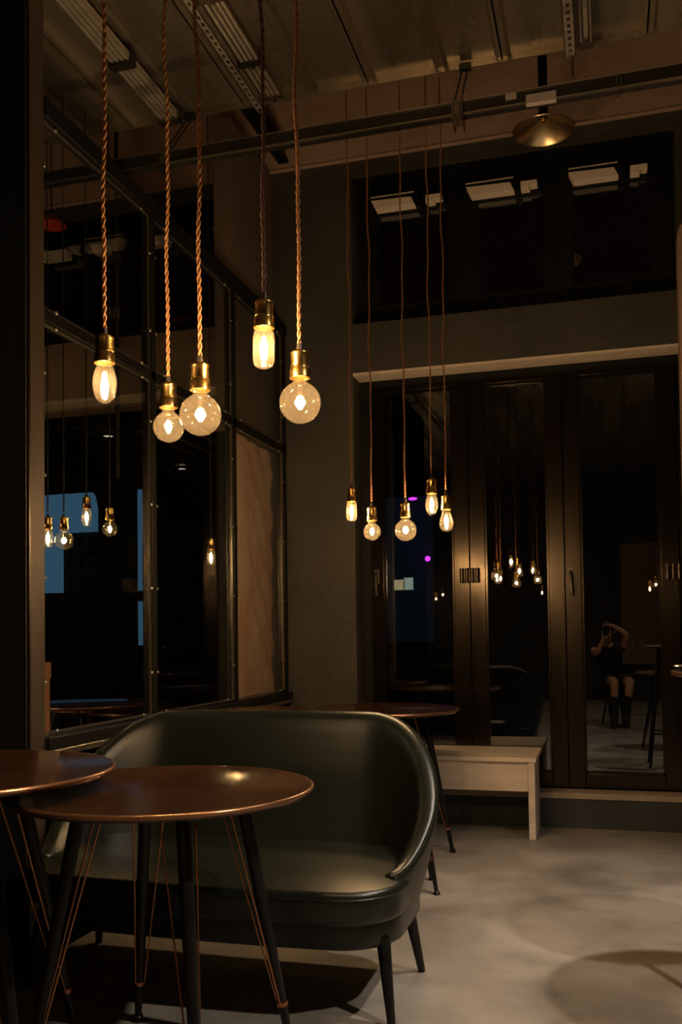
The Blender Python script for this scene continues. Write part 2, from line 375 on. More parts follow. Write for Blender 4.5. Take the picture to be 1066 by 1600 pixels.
# facade glazing of the room beyond
W5 = empty('window_5', (-3.6, YG, 0), 'dark framed facade window of the neighbouring room with dusk sky', 'window', kind='structure')
fr = MB()
for x in (-4.6, -3.182, -3.025, -2.47): fr.box(x - .04, x + .04, YG - .05, YG + .02, .205, 2.72)
fr.box(-6.5, -2.45, YG - .05, YG + .02, .1, .3); fr.box(-6.5, -2.45, YG - .05, YG + .02, 2.66, 2.72); fr.box(-6.5, -3.03, YG - .05, YG + .02, 1.40, 1.47)
fr.build('door_frame', M['sash'], W5, bevel=.003)
MB().box(-6.5, -2.45, YG - .02, YG - .012, .25, 2.7).build('pane', M['facade_glass'], W5)
MB().box(-6.5, -2.45, Y0, Y1, 0, .12).build('plinth', M['plinth'], W5)
W6 = empty('window_6', (-3.6, YG, 3.2), 'dark high windows of the neighbouring room beyond the partition', 'window', kind='structure')
fr = MB()
for x in (-4.5, -3.02, -2.47): fr.box(x - .06, x + .06, YG - .05, YG + .02, 3.2, 4.05)
fr.box(-6.5, -2.45, YG - .05, YG + .02, 3.2, 3.32); fr.box(-6.5, -2.45, YG - .05, YG + .02, 3.9, 4.05); fr.build('sash_frame', M['sash'], W6, bevel=.003)
MB().box(-6.5, -2.45, YG - .02, YG - .012, 3.25, 3.95).build('pane', M['facade_glass'], W6)

# ------------------------------------------------ outside
def bld(name, x0, x1, y0, y1, z0, z1, m, lab, wins=(), dark=None):
    r = empty(name, ((x0 + x1) / 2, (y0 + y1) / 2, z0), lab, 'building')
    MB().box(x0, x1, y0, y1, z0, z1).build('wall', m, r)
    for (a, b, c, d, lit) in wins:
        MB().box(a, b, y0 - .06, y0 + .02, c, d).build('window', lit or M['glass'], r)
    return r
lit_y = emit('lit_window_yellow', (.9, .72, .38), .42); lit_w = emit('lit_window_pale', (.62, .75, .62), .35); lit_d = emit('lit_window_dim', (.30, .36, .34), .16)
purple = emit('purple_lamp', (.45, .03, .9), 2.2); cyan = emit('cyan_lit_strip', (.2, .65, .8), .9); white_l = emit('white_lamp', (1, .85, .6), 3)
MB().box(-80, 80, 6.0, 120, -.6, -.1)
gr = MB().box(-80, 80, 6.0, 120, -.3, -.02); tag(gr.build('ground', M['outdark']), 'dark terrace paving outside the doors', 'ground', kind='structure')
cn = MB(); cn.box(-9, 4, 6.05, 8.3, 2.62, 2.9); cn.box(-9, -2.2, 6.6, 8.3, 2.9, 8.5); tag(cn.build('street_canopy', M['outdark']), 'dark balcony mass and canopy slab outside above the window', 'canopy')  # upper block added to cover the sky behind the high windows
pr_ = MB(); pr_.box(-9, -4.40, 8.0, 8.15, 0, 1.53); tag(pr_.build('parapet_wall', M['outdark']), 'low black parapet outside the neighbouring window', 'wall')
bw = []
for ix in range(5):
    for iz in range(9):
        bw.append((-17.7 + ix * .40, -17.5 + ix * .40, 2.4 + iz * .42 - 1.4, 2.62 + iz * .42 - 1.4, lit_d if random.random() < .10 else M['outdark']))
bld('office_street_building', -17.9, -15.75, 28, 28.9, 0, 4.75, M['outwall'], 'distant dark office block against blue dusk sky', bw)
bld('street_building', -7.75, -1.5, 15, 17, 0, 16, M['outdark'], 'dark facade of a building across the way with a lit strip', [(-6.2, -6.0, 2.2, 3.4, lit_d), (-3.9, -2.7, 1.0, 3.4, M['outpan']), (-3.35, -3.2, 1.87, 2.04, lit_y), (-3.19, -3.03, 1.87, 2.07, lit_w), (-1.86, -1.82, 2.75, 3.1, cyan)])
bld('dark_street_building', -1.5, 14, 15, 17, 0, 16, M['outdark'], 'unlit black building facing the folding doors at right')
for (p, lab, c) in (((-2.74, 14.7, 2.35), 'small round purple lamp glowing outside the left door pane', purple), ((-2.97, 14.7, 3.33), 'small purple light streak outside behind the pendants', purple)):
    q = empty('purple_lamp', p, lab, 'lamp')
    MB().ball((p[0], p[1], p[2]), .045 if p[2] < 3 else .05, 12, 8, (1, 1, 1) if p[2] < 3 else (1.5, 1, .5)).build('lens', c, q)
    MB().tube([(p[0], p[1] + .06, p[2]), (p[0], p[1] + .296, p[2])], .02, 6).build('arm', M['outdark'], q)

# ------------------------------------------------ pendants
def helix(x, y, z0, z1, pitch, rr, off, seg, sides, amp=.003, ph=0):
    mb = MB(); L = z1 - z0; n = max(8, int(L / pitch * seg))
    for s in (0, PI):
        pts = []
        for i in range(n + 1):
            t = i / n; z = z0 + L * t; a = 2 * PI * L * t / pitch + s
            wx = amp * math.sin(t * 19 + ph) * math.sin(PI * t) + amp * .8 * math.sin(t * 43 + ph * 2) * math.sin(PI * t); wy = amp * math.cos(t * 15 + ph) * math.sin(PI * t)
            pts.append((x + wx + off * math.cos(a), y + wy + off * math.sin(a), z))
        mb.tube(pts, rr, sides)
    return mb
SOCK = [(0, 0), (.009, 0), (.010, -.001), (.012, -.004), (.0185, -.004), (.0205, -.006), (.0215, -.009), (.0205, -.012), (.0200, -.014), (.0200, -.036), (.0212, -.037), (.0212, -.039), (.0200, -.040), (.0205, -.044), (.0225, -.046), (.0225, -.059), (.0235, -.061), (.0235, -.0655), (.0205, -.066), (.019, -.060), (.0, -.058)]
def bulb_prof(kind):
    if kind == 'globe': R, c = .0475, -.1215
    if kind == 'small globe': R, c = .039, -.114
    if kind in ('globe', 'small globe'):
        n0 = .0165; a0 = math.asin(n0 / R)
        p = [(n0, -.060), (n0, -.068), (n0 * 1.02, c + R * math.cos(a0) + .001)]
        return p + [(R * math.sin(a0 + (PI - a0) * i / 22), c + R * math.cos(a0 + (PI - a0) * i / 22)) for i in range(1, 22)] + [(0, c - R)], c
    if kind == 'tube':
        return [(.0175, -.060), (.0185, -.068), (.0215, -.074), (.0240, -.082), (.0245, -.092), (.0245, -.134), (.0238, -.142), (.0205, -.150), (.0145, -.1545), (.007, -.1565), (0, -.157)], -.112
    if kind == 'oval':
        return [(.0150, -.058), (.0165, -.066), (.0195, -.076), (.0235, -.088), (.0262, -.100), (.0270, -.112), (.0258, -.126), (.0228, -.138), (.018, -.147), (.012, -.153), (.006, -.156), (0, -.157)], -.110
    return [(.0150, -.058), (.0160, -.066), (.0190, -.078), (.0240, -.092), (.0290, -.108), (.0315, -.122), (.0310, -.134), (.0275, -.146), (.021, -.155), (.012, -.160), (0, -.162)], -.115   # teardrop
def pendant(kind, x, y, z, label, group, s=1.0, fine=2, watts=None, tilt=0, ztop=ZC):
    r = empty('pendant_lamp', (x, y, z), label, 'pendant lamp', group)
    def loc(mb): return mb.xform(Matrix.Translation((x, y, z)) @ Matrix.Rotation(tilt, 4, 'Y') @ Matrix.Scale(s, 4))
    if fine == 2: h = helix(x, y, z + .012, ztop, .044, .0026, .0029, 9, 6, .003, x * 40)
    elif fine == 1: h = helix(x, y, z + .022, ztop, .034, .0022, .0022, 6, 4, .003, x * 40)
    else: h = MB().tube([(x, y, z + .02), (x, y, ztop)], .0035, 5)
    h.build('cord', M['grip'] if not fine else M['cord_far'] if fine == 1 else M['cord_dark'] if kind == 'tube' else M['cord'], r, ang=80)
    loc(MB().tube([(0, 0, -.002), (0, 0, .006), (0, 0, .014)], [.008, .007, .0055], 12)).build('cord_grip', M['grip'], r)
    loc(MB().lathe(SOCK, 32)).build('socket', M['brass'], r, ang=50)
    pr, c = bulb_prof(kind)
    b = loc(MB().lathe(pr, 36)).build('bulb', M['tube_glass'] if kind == 'tube' else M['bulb'], r, ang=80)
    fm = MB(); rr = {'globe': .011, 'small globe': .008, 'tube': .0075, 'oval': .006, 'teardrop': .006}[kind]; hl = {'globe': .014, 'small globe': .015, 'tube': .026, 'oval': .024, 'teardrop': .022}[kind]
    pts = []
    for k in range(8):
        a = 2 * PI * k / 8; up = (1, 0, -1) if k % 2 else (-1, 0, 1)
        for u in up: pts.append((rr * math.cos(a) * (.45, 1.1, .3)[1 - u], rr * math.sin(a) * (.45, 1.1, .3)[1 - u], c + u * hl))
    fm.tube(pts, .0011, 5); loc(fm).build('filament', M['fil'], b)
    gs = MB().tube([(0, 0, -.062), (0, 0, c + hl * .4), (0, 0, c - hl)], [.006, .003, .0015], 8); loc(gs).build('glass_stem', M['bulb'], b)
    L = bpy.data.lights.new('bulb_light', 'POINT'); L.energy = watts or BULB_W; L.color = (1, .67, .37); L.shadow_soft_size = .010
    lo = bpy.data.objects.new('bulb_light', L); COL.objects.link(lo); lo.parent = r
    lo.location = (c * s * math.sin(tilt), 0, c * s * math.cos(tilt))
    return r
G1 = 'near cluster of pendant bulbs above the front tables'; G2 = 'far cluster of pendant bulbs before the doors'
pendant('oval', -1.053, 1.81, 1.819, 'leftmost near pendant lamp, brass socket with oval filament bulb', G1, .98)
pendant('small globe', -1.054, 2.122, 1.794, 'near brass pendant with small clear globe bulb, just left of the large globe', G1, 1.0)
pendant('globe', -.880, 1.933, 1.776, 'near brass pendant with large globe bulb, middle of the front cluster', G1, 1.0)
pendant('tube', -.712, 1.905, 1.892, 'near brass pendant with short tubular bulb, highest of the front cluster', G1, .98, tilt=.02)
pendant('globe', -.661, 1.995, 1.801, 'rightmost near brass pendant with large globe bulb', G1, 1.0)
zt = ZC + .06
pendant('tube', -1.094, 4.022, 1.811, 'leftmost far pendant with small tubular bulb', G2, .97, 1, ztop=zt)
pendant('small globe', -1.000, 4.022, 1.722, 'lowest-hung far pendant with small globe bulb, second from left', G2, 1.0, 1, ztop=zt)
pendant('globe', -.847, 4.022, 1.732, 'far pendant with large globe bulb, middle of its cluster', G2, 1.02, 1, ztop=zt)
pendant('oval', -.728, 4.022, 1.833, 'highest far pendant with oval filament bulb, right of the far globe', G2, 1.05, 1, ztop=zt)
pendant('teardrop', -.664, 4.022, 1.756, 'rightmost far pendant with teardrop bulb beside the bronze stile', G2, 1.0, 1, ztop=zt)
G3 = 'pendant bulbs beyond the glazed partition'  # first four: reflections in the glass, modelled as lit bulbs beyond it
for kind, x, y, z, lab in (('tube', -2.422, 3.662, 1.70, 'leftmost pendant bulb behind the partition glass, tubular'), ('globe', -2.353, 3.683, 1.70, 'globe pendant bulb behind the partition glass'),
                           ('tube', -2.32, 3.82, 1.81, 'highest tubular bulb behind the partition glass'), ('small globe', -2.21, 3.84, 1.755, 'small globe bulb behind the partition against the black loudspeaker')):
    pendant(kind, x, y, z, lab, G3, .9, 0, .5)
pendant('tube', -2.123, 4.79, 1.70, 'single squat pendant bulb behind second bay of the partition', G3, 1.0, 0, .6, ztop=5.2)
G4 = 'pendant bulbs behind the photographer, seen reflected in the doors'
for kind, x, y, z, lab in (('globe', .62, -.95, 1.86, 'pendant globe bulb mirrored brightest at right edge of the doors'), ('tube', .55, -1.05, 1.80, 'tubular pendant bulb mirrored beside the bright globe at right'),
                           ('oval', -.91, -2.5, 1.84, 'oval pendant bulb mirrored low in the middle door'), ('small globe', -.80, -2.7, 1.78, 'small globe bulb mirrored low in the middle door'),
                           ('tube', -2.93, -3.5, 1.84, 'tubular bulb mirrored low in the left door'), ('globe', -2.7, -3.6, 1.84, 'globe bulb mirrored low in the left door'), ('globe', -2.55, -3.4, 1.9, 'topmost globe bulb mirrored low in left door')):
    pendant(kind, x, y, z, lab, G4, 1.0, 0, 1.5)

# unlit lamp holder under the deck
uh = empty('lamp_holder', (-.262, 3.30, 3.46), 'small unlit lamp holder with orange tip hanging under the deck', 'lamp holder')
MB().tube([(-.262, 3.30, 3.50), (-.262, 3.30, ZC)], .016, 12).build('stem', M['black'], uh)
MB().tube([(-.262, 3.30, 3.475), (-.262, 3.30, 3.50)], [.02, .021], 14).build('holder', M['black'], uh)
MB().ball((-.262, 3.30, 3.465), .017, 14, 8).build('bulb', M['copper'], uh)

# dish lamp hung from the slab beyond the deck
dl = empty('dish_lamp', (-.262, 4.90, 3.775), 'shallow brass-lined dish lamp on thick black stem before the high windows', 'pendant lamp')
dz = 3.775
MB().tube([(-.262, 4.90, dz + .07), (-.262, 4.90, 5.2)], .024, 20).build('stem', M['sash'], dl)
MB().lathe([(0, dz + .072), (.02, dz + .070), (.156, dz + .004), (.158, dz), (.160, dz + .003), (.033, dz + .076), (0, dz + .08)], 48, (-.262, 4.90, 0)).build('shade', M['cavity'], dl)
MB().lathe([(.161, dz + .004), (.034, dz + .079), (.030, dz + .092), (.0, dz + .093)], 48, (-.262, 4.90, 0)).build('shade_back', M['sash'], dl)
MB().lathe([(0, dz + .045), (.010, dz + .047), (.014, dz + .066), (0, dz + .070)], 18, (-.262, 4.90, 0)).build('bulb_holder', M['brass'], dl)

# ------------------------------------------------ ceiling rails
ch = empty('cable_channel', (-.8, 3.73, 3.28), 'long galvanised cable channel hung across below the ceiling', 'cable channel')
c_ = MB(); x0, x1 = -3.6, .62
c_.box(x0, x1, 3.71, 3.713, 3.262, 3.312); c_.box(x0, x1, 3.71, 3.752, 3.312, 3.315); c_.box(x0, x1, 3.71, 3.752, 3.259, 3.262)
c_.build('channel', M['dark_steel'], ch)
c_ = MB(); c_.box(x0, x1, 3.703, 3.711, 3.311, 3.3155); c_.box(x0, x1, 3.699, 3.713, 3.256, 3.261); c_.build('lip', M['bolt'], ch)
MB().tube([(x0, 3.735, 3.284), (x1, 3.735, 3.284)], .010, 10).build('conduit', M['dark_steel'], ch)
def clampx(x):
    k = MB(); k.box(x - .022, x - .016, 3.69, 3.77, 3.22, 3.33); k.box(x + .016, x + .022, 3.69, 3.77, 3.22, 3.33); k.box(x - .022, x + .022, 3.695, 3.70, 3.235, 3.26); k.box(x - .012, x + .012, 3.685, 3.69, 3.20, 3.31)
    k.build('clamp', M['galv'], ch)
    k = MB(); k.box(x - .03, x + .02, 3.975, 3.999, ZC - .03, ZC - .001)
    for dx in (-.018, .008): k.tube([(x + dx, 3.74, 3.33), (x + dx, 3.987, ZC - .02)], .004, 8)
    k.build('threaded_rod', M['dark_steel'], ch)
clampx(-.538); clampx(-1.85)
MB().box(-.264, -.145, 3.692, 3.72, 3.248, 3.287).build('tape_wrap', M['tape'], ch, bevel=.003)
MB().box(-.345, -.30, 3.697, 3.72, 3.285, 3.31).build('tape_wrap', M['tape'], ch, bevel=.003)
k = MB(); k.box(.083, .087, 3.695, 3.76, 3.25, 3.32); k.box(.097, .101, 3.695, 3.76, 3.25, 3.30); k.build('coupling', M['galv'], ch)

def perforated(x, y0, y1, z, wdt=.035, step=.042, hole=.013):       # strip in the plane facing down, with slots
    mb = MB(); a = x - wdt / 2; b = x + wdt / 2; h0 = x - hole / 2; h1 = x + hole / 2; zt_ = z + .003
    mb.box(a, h0, y0, y1, z, zt_); mb.box(h1, b, y0, y1, z, zt_); y = y0
    while y < y1 - .001:
        mb.box(h0, h1, y, min(y + step * .45, y1), z, zt_); y += step
    mb.box(a, a + .003, y0, y1, z, z + .04); mb.box(b - .003, b, y0, y1, z, z + .04)
    return mb
r1 = empty('ceiling_rail', (-1.93, 3.0, 3.57), 'galvanised twin conduit rail under ceiling directly above the partition', 'ceiling rail')
k = MB()
for q in range(4): k.box(-1.972 + q * .024, -1.956 + q * .024, .2, 3.96, 3.585, 3.61)
k.box(-1.975, -1.882, .2, 3.96, 3.61, 3.614); k.build('rails', M['strut'], r1)
for y in (2.0, 2.75, 3.45, 3.9): MB().box(-1.985, -1.875, y, y + .045, 3.572, ZC - .001).build('saddle', M['dark_steel'] if y < 3.8 else M['galv'], r1)
r2 = empty('ceiling_rail', (-1.44, 3.0, 3.56), 'perforated strut with conduits under ceiling, centre left', 'ceiling rail')
perforated(-1.495, .2, 3.99, 3.585).build('perforated_strut', M['strut'], r2)
k = MB()
for xx in (-1.445, -1.422, -1.400, -1.378): k.tube([(xx, .2, 3.60), (xx, 3.93, 3.60)], .0085, 8)
k.build('conduits', M['strut'], r2)
for y in (1.9, 2.6, 3.2, 3.62, 3.88):
    k = MB(); k.box(-1.462, -1.362, y, y + .03, 3.583, 3.592); k.box(-1.465, -1.459, y, y + .03, 3.583, ZC - .001); k.box(-1.365, -1.359, y, y + .03, 3.583, ZC - .001)
    k.tube([(-1.40, y + .015, 3.57), (-1.40, y + .015, 3.60)], .012, 6); k.build('saddle', M['dark_steel'] if y in (2.6, 3.62) else M['galv'], r2)
MB().tube([(-1.493, 3.985, 3.50), (-1.493, 3.985, ZC)], .005, 8).build('threaded_rod', M['galv'], r2)
r3 = empty('ceiling_rail', (-.095, 3.6, 3.58), 'perforated hanging strut under ceiling at upper right', 'ceiling rail')
perforated(-.095, 2.4, 3.99, 3.585, .045).build('perforated_strut', M['strut'], r3)
MB().tube([(-.088, 3.985, 3.50), (-.088, 3.985, ZC)], .005, 8).build('threaded_rod', M['galv'], r3)
r4 = empty('ceiling_rail', (-.03, 3.6, 3.58), 'short steel channel beside the perforated strut at upper right', 'ceiling rail')
k = MB(); k.box(-.052, -.048, 2.4, 3.93, 3.585, 3.625); k.box(-.012, -.008, 2.4, 3.93, 3.585, 3.625); k.box(-.052, -.008, 2.4, 3.93, 3.622, 3.626); k.box(-.038, -.022, 2.4, 3.93, 3.60, 3.603); k.build('channel', M['strut'], r4)
MB().box(-.06, 0, 3.90, 3.935, 3.575, 3.585).build('end_plate', M['galv'], r4)
for o in (r3, r4): MB().box(-.13 if o is r3 else -.06, -.055 if o is r3 else 0, 3.3, 3.34, 3.60, ZC - .001).build('saddle', M['dark_steel'], o)

# ------------------------------------------------ bistro tables
def bistro_table(cx, cy, z, R, label, ang, kt=.53):
    t = empty('bistro_table', (cx, cy, 0), label, 'table', 'round bronze-topped bistro tables')
    MB().lathe([(0, z - .022), (R - .03, z - .022), (R - .006, z - .018), (R, z - .010), (R, z - .004), (R - .004, z), (R - .010, z - .0005), (R - .016, z - .003), (0, z - .003)], 96, (cx, cy, 0)).build('table_top', M['top'], t, ang=50)
    rm = MB(); n = 96; rm.v = []; 
    pts = [(R - .003 + .0055 * math.cos(a), z - .006 + .0065 * math.sin(a)) for a in [2 * PI * k / 10 for k in range(10)]]
    rm.lathe(pts + [pts[0]], 96, (cx, cy, 0)); rm.build('rim', M['rim'], t, ang=80)
    MB().lathe([(0, z - .045), (.10, z - .045), (.17, z - .023), (0, z - .022)], 32, (cx, cy, 0)).build('mount_plate', M['black'], t)
    rt, rb = R * kt, R * .885
    for k in range(4):
        a = ang + k * PI / 2; d = Vector((math.cos(a), math.sin(a), 0)); c = Vector((cx, cy, 0)); p1 = c + d * rt + Vector((0, 0, z - .022)); p0 = c + d * rb + Vector((0, 0, .0))
        def at(q): return p1.lerp(p0, q)
        lg = MB().tube([at(0), at(.1), at(.4), at(.8), at(.97), at(.975), at(.985), at(1)], [.0185, .0185, .0175, .0135, .010, .0145, .0155, .017], 16)
        L = lg.build('leg', M['black'], t)
        cq = .83
        MB().tube([at(cq - .008), at(cq + .008)], .0165, 16).build('collar', M['copper'], L)
        side = d.cross(Vector((0, 0, 1)))
        for s in (-1, 1):
            q0 = c + d * (rt - .055) + side * (.048 * s) + Vector((0, 0, z - .022)); q1 = at(cq) + side * (.013 * s) - d * .010
            MB().tube([q0, q1], .0026, 8).build('brace_rod', M['copper'], L)
    return t
TA = bistro_table(-1.149, 2.266, .75, .402, 'nearest round bronze-topped table with black splayed legs and copper rods', .69)
TB = bistro_table(-1.674, 2.078, .806, .426, 'higher round bronze table cut by the left edge, overlapping the nearest one', -.445, .455)
TC = bistro_table(-1.149, 4.82, .755, .40, 'far round table behind the sofa, beside the pale bench', -.62 + PI / 4)
TD = bistro_table(-1.66, 4.35, .775, .29, 'far round table behind the sofa below the concrete pier', .35)
TN = bistro_table(-3.1, 5.05, .75, .40, 'dim round table in the neighbouring room behind the glass', .5)

# ------------------------------------------------ sofa
def sofa():
    X0, X1, YF, YK = -1.935, -.560, 2.62, 3.30; cx = (X0 + X1) / 2; hw = (X1 - X0) / 2
    t = empty('sofa', (cx, 2.95, 0), 'dark green leatherette two-seat sofa with rounded wrap-around back', 'sofa')
    # plan of the outer shell: U from the right front round the back to the left front
    plan = []; rc = .31
    ns = 10
    for i in range(6): plan.append((hw - .045 * (1 - i / 6) ** 2, YF + .13 + (YK - rc - YF - .13) * i / 6))
    for i in range(14):
        a = (PI / 2) * i / 13; plan.append((hw - rc + rc * math.cos(a), YK - rc + rc * math.sin(a)))
    right = plan[:]; mid = [((hw - rc) * (1 - 2 * i / 14), YK) for i in range(1, 14)]
    plan = right + mid + [(-x, y) for x, y in right[::-1]]
    n = len(plan)
    # arc length
    Ls = [0]
    for i in range(1, n): Ls.append(Ls[-1] + math.dist(plan[i], plan[i - 1]))
    T = Ls[-1]
    def height(s):
        u = min(s, T - s); a = min(1, max(0, (u - .0) / .72))
        sm = a * a * (3 - 2 * a)
        return .425 + (.862 - .425) * sm
    zb = .235; vs = []; fs = []; m_ = 12
    prof_n = None
    for i, (px, py) in enumerate(plan):
        q0 = plan[max(i - 1, 0)]; q1 = plan[min(i + 1, n - 1)]
        tx, ty = q1[0] - q0[0], q1[1] - q0[1]; l = math.hypot(tx, ty) or 1; nx, ny = ty / l, -tx / l   # outward normal
        H = height(Ls[i]); u = min(Ls[i], T - Ls[i]); rake = .10 * min(1, u / .7)
        th = .055 + .01 * min(1, u / .5)
        ring = []
        def P(off, z):
            k = (z - zb) / (.862 - zb)
            lean = rake * (k ** 1.2) - .018 * math.sin(PI * min(1, max(0, k)))*0
            return (cx + px + nx * (off + lean - .06 * (1 - min(1, k * 1.8)) ** 1.5), py + ny * (off + lean - .06 * (1 - min(1, k * 1.8)) ** 1.5), z)
        outer = [zb + (H - .03 - zb) * j / m_ for j in range(m_ + 1)]
        for z in outer: ring.append(P(0, z))
        for a in (20, 50, 80, 110, 140, 165):
            a = math.radians(a); ring.append(P(-th / 2 + th / 2 * math.cos(a), H - .03 + .03 * math.sin(a)))
        for z in outer[::-1]:
            bulge = .02 * math.sin(PI * (z - zb) / (H - zb)); ring.append(P(-th - bulge, z))
        prof_n = len(ring); vs += ring
    for i in range(n - 1):
        for j in range(prof_n):
            a = i * prof_n + j; b = i * prof_n + (j + 1) % prof_n; fs.append((a, b, b + prof_n, a + prof_n))
    fs.append(tuple(range(prof_n))); fs.append(tuple(range((n - 1) * prof_n, n * prof_n))[::-1])
    sh = MB().add(vs, fs).build('backrest', M['leather'], t, ang=70)
    bv = sh.modifiers.new('bevel', 'BEVEL'); bv.width = .018; bv.segments = 4; bv.limit_method = 'ANGLE'; bv.angle_limit = math.radians(50)
    # piping seam along the roll
    seam = []
    for i in range(n):
        seam.append(vs[i * prof_n + m_ + 2])
    MB().tube([(a, b, c + .001) for a, b, c in seam], .0028, 6).build('piping', M['leather'], sh)
    # seat cushion and base, rounded-rectangle plan
    def slab(w_, yf, yb, rf, z0, z1, r, bow=.03, inset=0):
        pl_ = []
        for (sx, cyy, a0) in ((1, yf + rf, -PI / 2), (1, yb - rf, 0), (-1, yb - rf, PI / 2), (-1, yf + rf, PI)):
            for i in range(9):
                a = a0 + (PI / 2) * i / 8; x = sx * (w_ - rf) + rf * math.cos(a); y = cyy + rf * math.sin(a)
                pl_.append((x, y))
            if a0 == PI:
                for i in range(1, 12):
                    xx = -(w_ - rf) + 2 * (w_ - rf) * i / 12; pl_.append((xx, yf))
        pl_ = [(x, y - bow * max(0, 1 - (x / w_) ** 2) * (1 if y < (yf + yb) / 2 else 0)) for x, y in pl_]
        N_ = len(pl_); my = (yf + yb) / 2
        rings = []
        steps = [(-r, z0), (-r * .3, z0 + r * .3), (0, z0 + r)] + [(0, z1 - r)] + [(-r * (1 - math.cos(a)), z1 - r + r * math.sin(a)) for a in (.4, .8, 1.2, PI / 2)] + [(-r * 2.2, z1 + .004), (-r * 5, z1 + .012), (-.2, z1 + .018)]
        vs, fs = [], []
        for off, z in steps:
            for x, y in pl_:
                l = math.hypot(x / w_, (y - my) / (yb - my)) or 1
                vs.append((cx + x + off * (x / w_) / l, y + off * ((y - my) / (yb - my)) / l, z))
        for k in range(len(steps) - 1):
            for i in range(N_): fs.append((k * N_ + i, k * N_ + (i + 1) % N_, (k + 1) * N_ + (i + 1) % N_, (k + 1) * N_ + i))
        fs.append(tuple(range(N_))[::-1]); fs.append(tuple(range((len(steps) - 1) * N_, len(steps) * N_)))
        return MB().add(vs, fs), pl_
    c1, p1 = slab(hw - .045, YF - .02, YK - .06, .17, .302, .405, .020); cu = c1.build('seat_cushion', M['leather'], t, ang=75)
    MB().tube([(cx + x, y, .383) for x, y in p1 + [p1[0]]], .0035, 6, False).build('piping', M['leather'], cu)
    c2, p2 = slab(hw - .062, YF + .045, YK - .05, .17, .215, .300, .012); c2.build('seat_base', M['leather'], t, ang=75)
    for sx in (-1, 1):
        for (yt, yb_) in ((2.74, 2.684), (3.10, 3.147)):
            a = Vector((cx + sx * (hw - .10), yt, .235)); b = Vector((cx + sx * (hw - .084), yb_, 0)) if True else None
            b.x = -.629 if sx > 0 else cx - (-.629 - cx)
            a.x = b.x - sx * .035
            L = MB().tube([a + (a - b) * .02, a, b.lerp(a, .03), b], [.022, .022, .0125, .0115], 18).build('leg', M['black'], t)
            MB().tube([a + Vector((0, 0, -.012)), a + Vector((0, 0, .002))], .0235, 16).build('leg_plate', M['black'], L)
    return t
sofa()

sb = empty('stool', (-.893, 4.163, 0), 'black stool behind the sofa, only its splayed feet with copper collars showing', 'stool')
MB().lathe([(0, .425), (.11, .425), (.118, .432), (.118, .442), (.105, .45), (0, .45)], 32, (-.893, 4.163, 0)).build('seat', M['black'], sb)
for k in range(4):
    a = math.atan2(-.085, .151) + k * PI / 2; q0 = Vector((-.893 + .09 * math.cos(a), 4.163 + .09 * math.sin(a), .425)); q1 = Vector((-.893 + .172 * math.cos(a), 4.163 + .172 * math.sin(a), 0))
    L = MB().tube([q0, q0.lerp(q1, .8), q0.lerp(q1, .96), q0.lerp(q1, .97), q1], [.013, .011, .009, .0135, .016], 12).build('leg', M['black'], sb)
    MB().tube([q0.lerp(q1, .62), q0.lerp(q1, .66)], .0135, 12).build('collar', M['copper'], L)

# ------------------------------------------------ bench
bn = empty('bench', (-.945, 5.5, 0), 'pale wooden bench with deep apron standing before the folding doors', 'bench')
MB().box(-1.48, -.390, 5.256, 5.765, .427, .452).build('seat_board', M['wood'], bn, bevel=.002)
MB().box(-1.44, -.437, 5.275, 5.295, .262, .4265).build('apron', M['wood'], bn, bevel=.002)
for x in (-.399, -1.44): MB().box(x - .037, x, 5.262, 5.61, 0, .4265).build('leg_panel', M['wood'], bn, bevel=.002)

# ------------------------------------------------ high table at the right edge
ht = empty('high_table', (.50, 3.18, 0), 'tall black round table just entering at the right edge', 'table')
MB().lathe([(0, 1.00), (.28, 1.00), (.298, 1.005), (.302, 1.012), (.298, 1.02), (0, 1.02)], 64, (.5, 3.18, 0)).build('table_top', M['black'], ht)
MB().lathe([(.2985, 1.004), (.3035, 1.008), (.3035, 1.017), (.2985, 1.0205), (.2985, 1.004)], 64, (.5, 3.18, 0)).build('rim', M['rim'], ht)
for k in range(4):
    a = PI / 4 + k * PI / 2
    MB().tube([(.5 + .10 * math.cos(a), 3.18 + .10 * math.sin(a), 1.0), (.5 + .24 * math.cos(a), 3.18 + .24 * math.sin(a), 0)], [.016, .011], 12).build('leg', M['dark_steel'], ht)
k = MB()
cs = [(.5 + .20 * math.cos(PI / 4 + q * PI / 2), 3.18 + .20 * math.sin(PI / 4 + q * PI / 2), .28) for q in range(5)]
k.tube(cs, .007, 8); k.build('footrail', M['dark_steel'], ht)
ds = empty('metal_dish', (.262, 3.17, 1.02), 'small shiny metal dish on the tall black table at the right edge', 'dish')
MB().lathe([(0, 1.0205), (.03, 1.0205), (.048, 1.030), (.058, 1.034), (.056, 1.038), (.044, 1.034), (.028, 1.026), (0, 1.0255)], 36, (.262, 3.17, 0)).build('bowl', M['bolt'], ds)
MB().lathe([(.03, 1.0345), (.036, 1.036), (.036, 1.052), (.030, 1.056), (0, 1.057)], 30, (.268, 3.17, 0)).build('lid', M['hinge'], ds)

# ------------------------------------------------ room off the right and behind, seen in shadows and reflections
TR = bistro_table(.66, 2.05, .75, .405, 'round table beyond right edge, known by its shadow on the floor', .3)
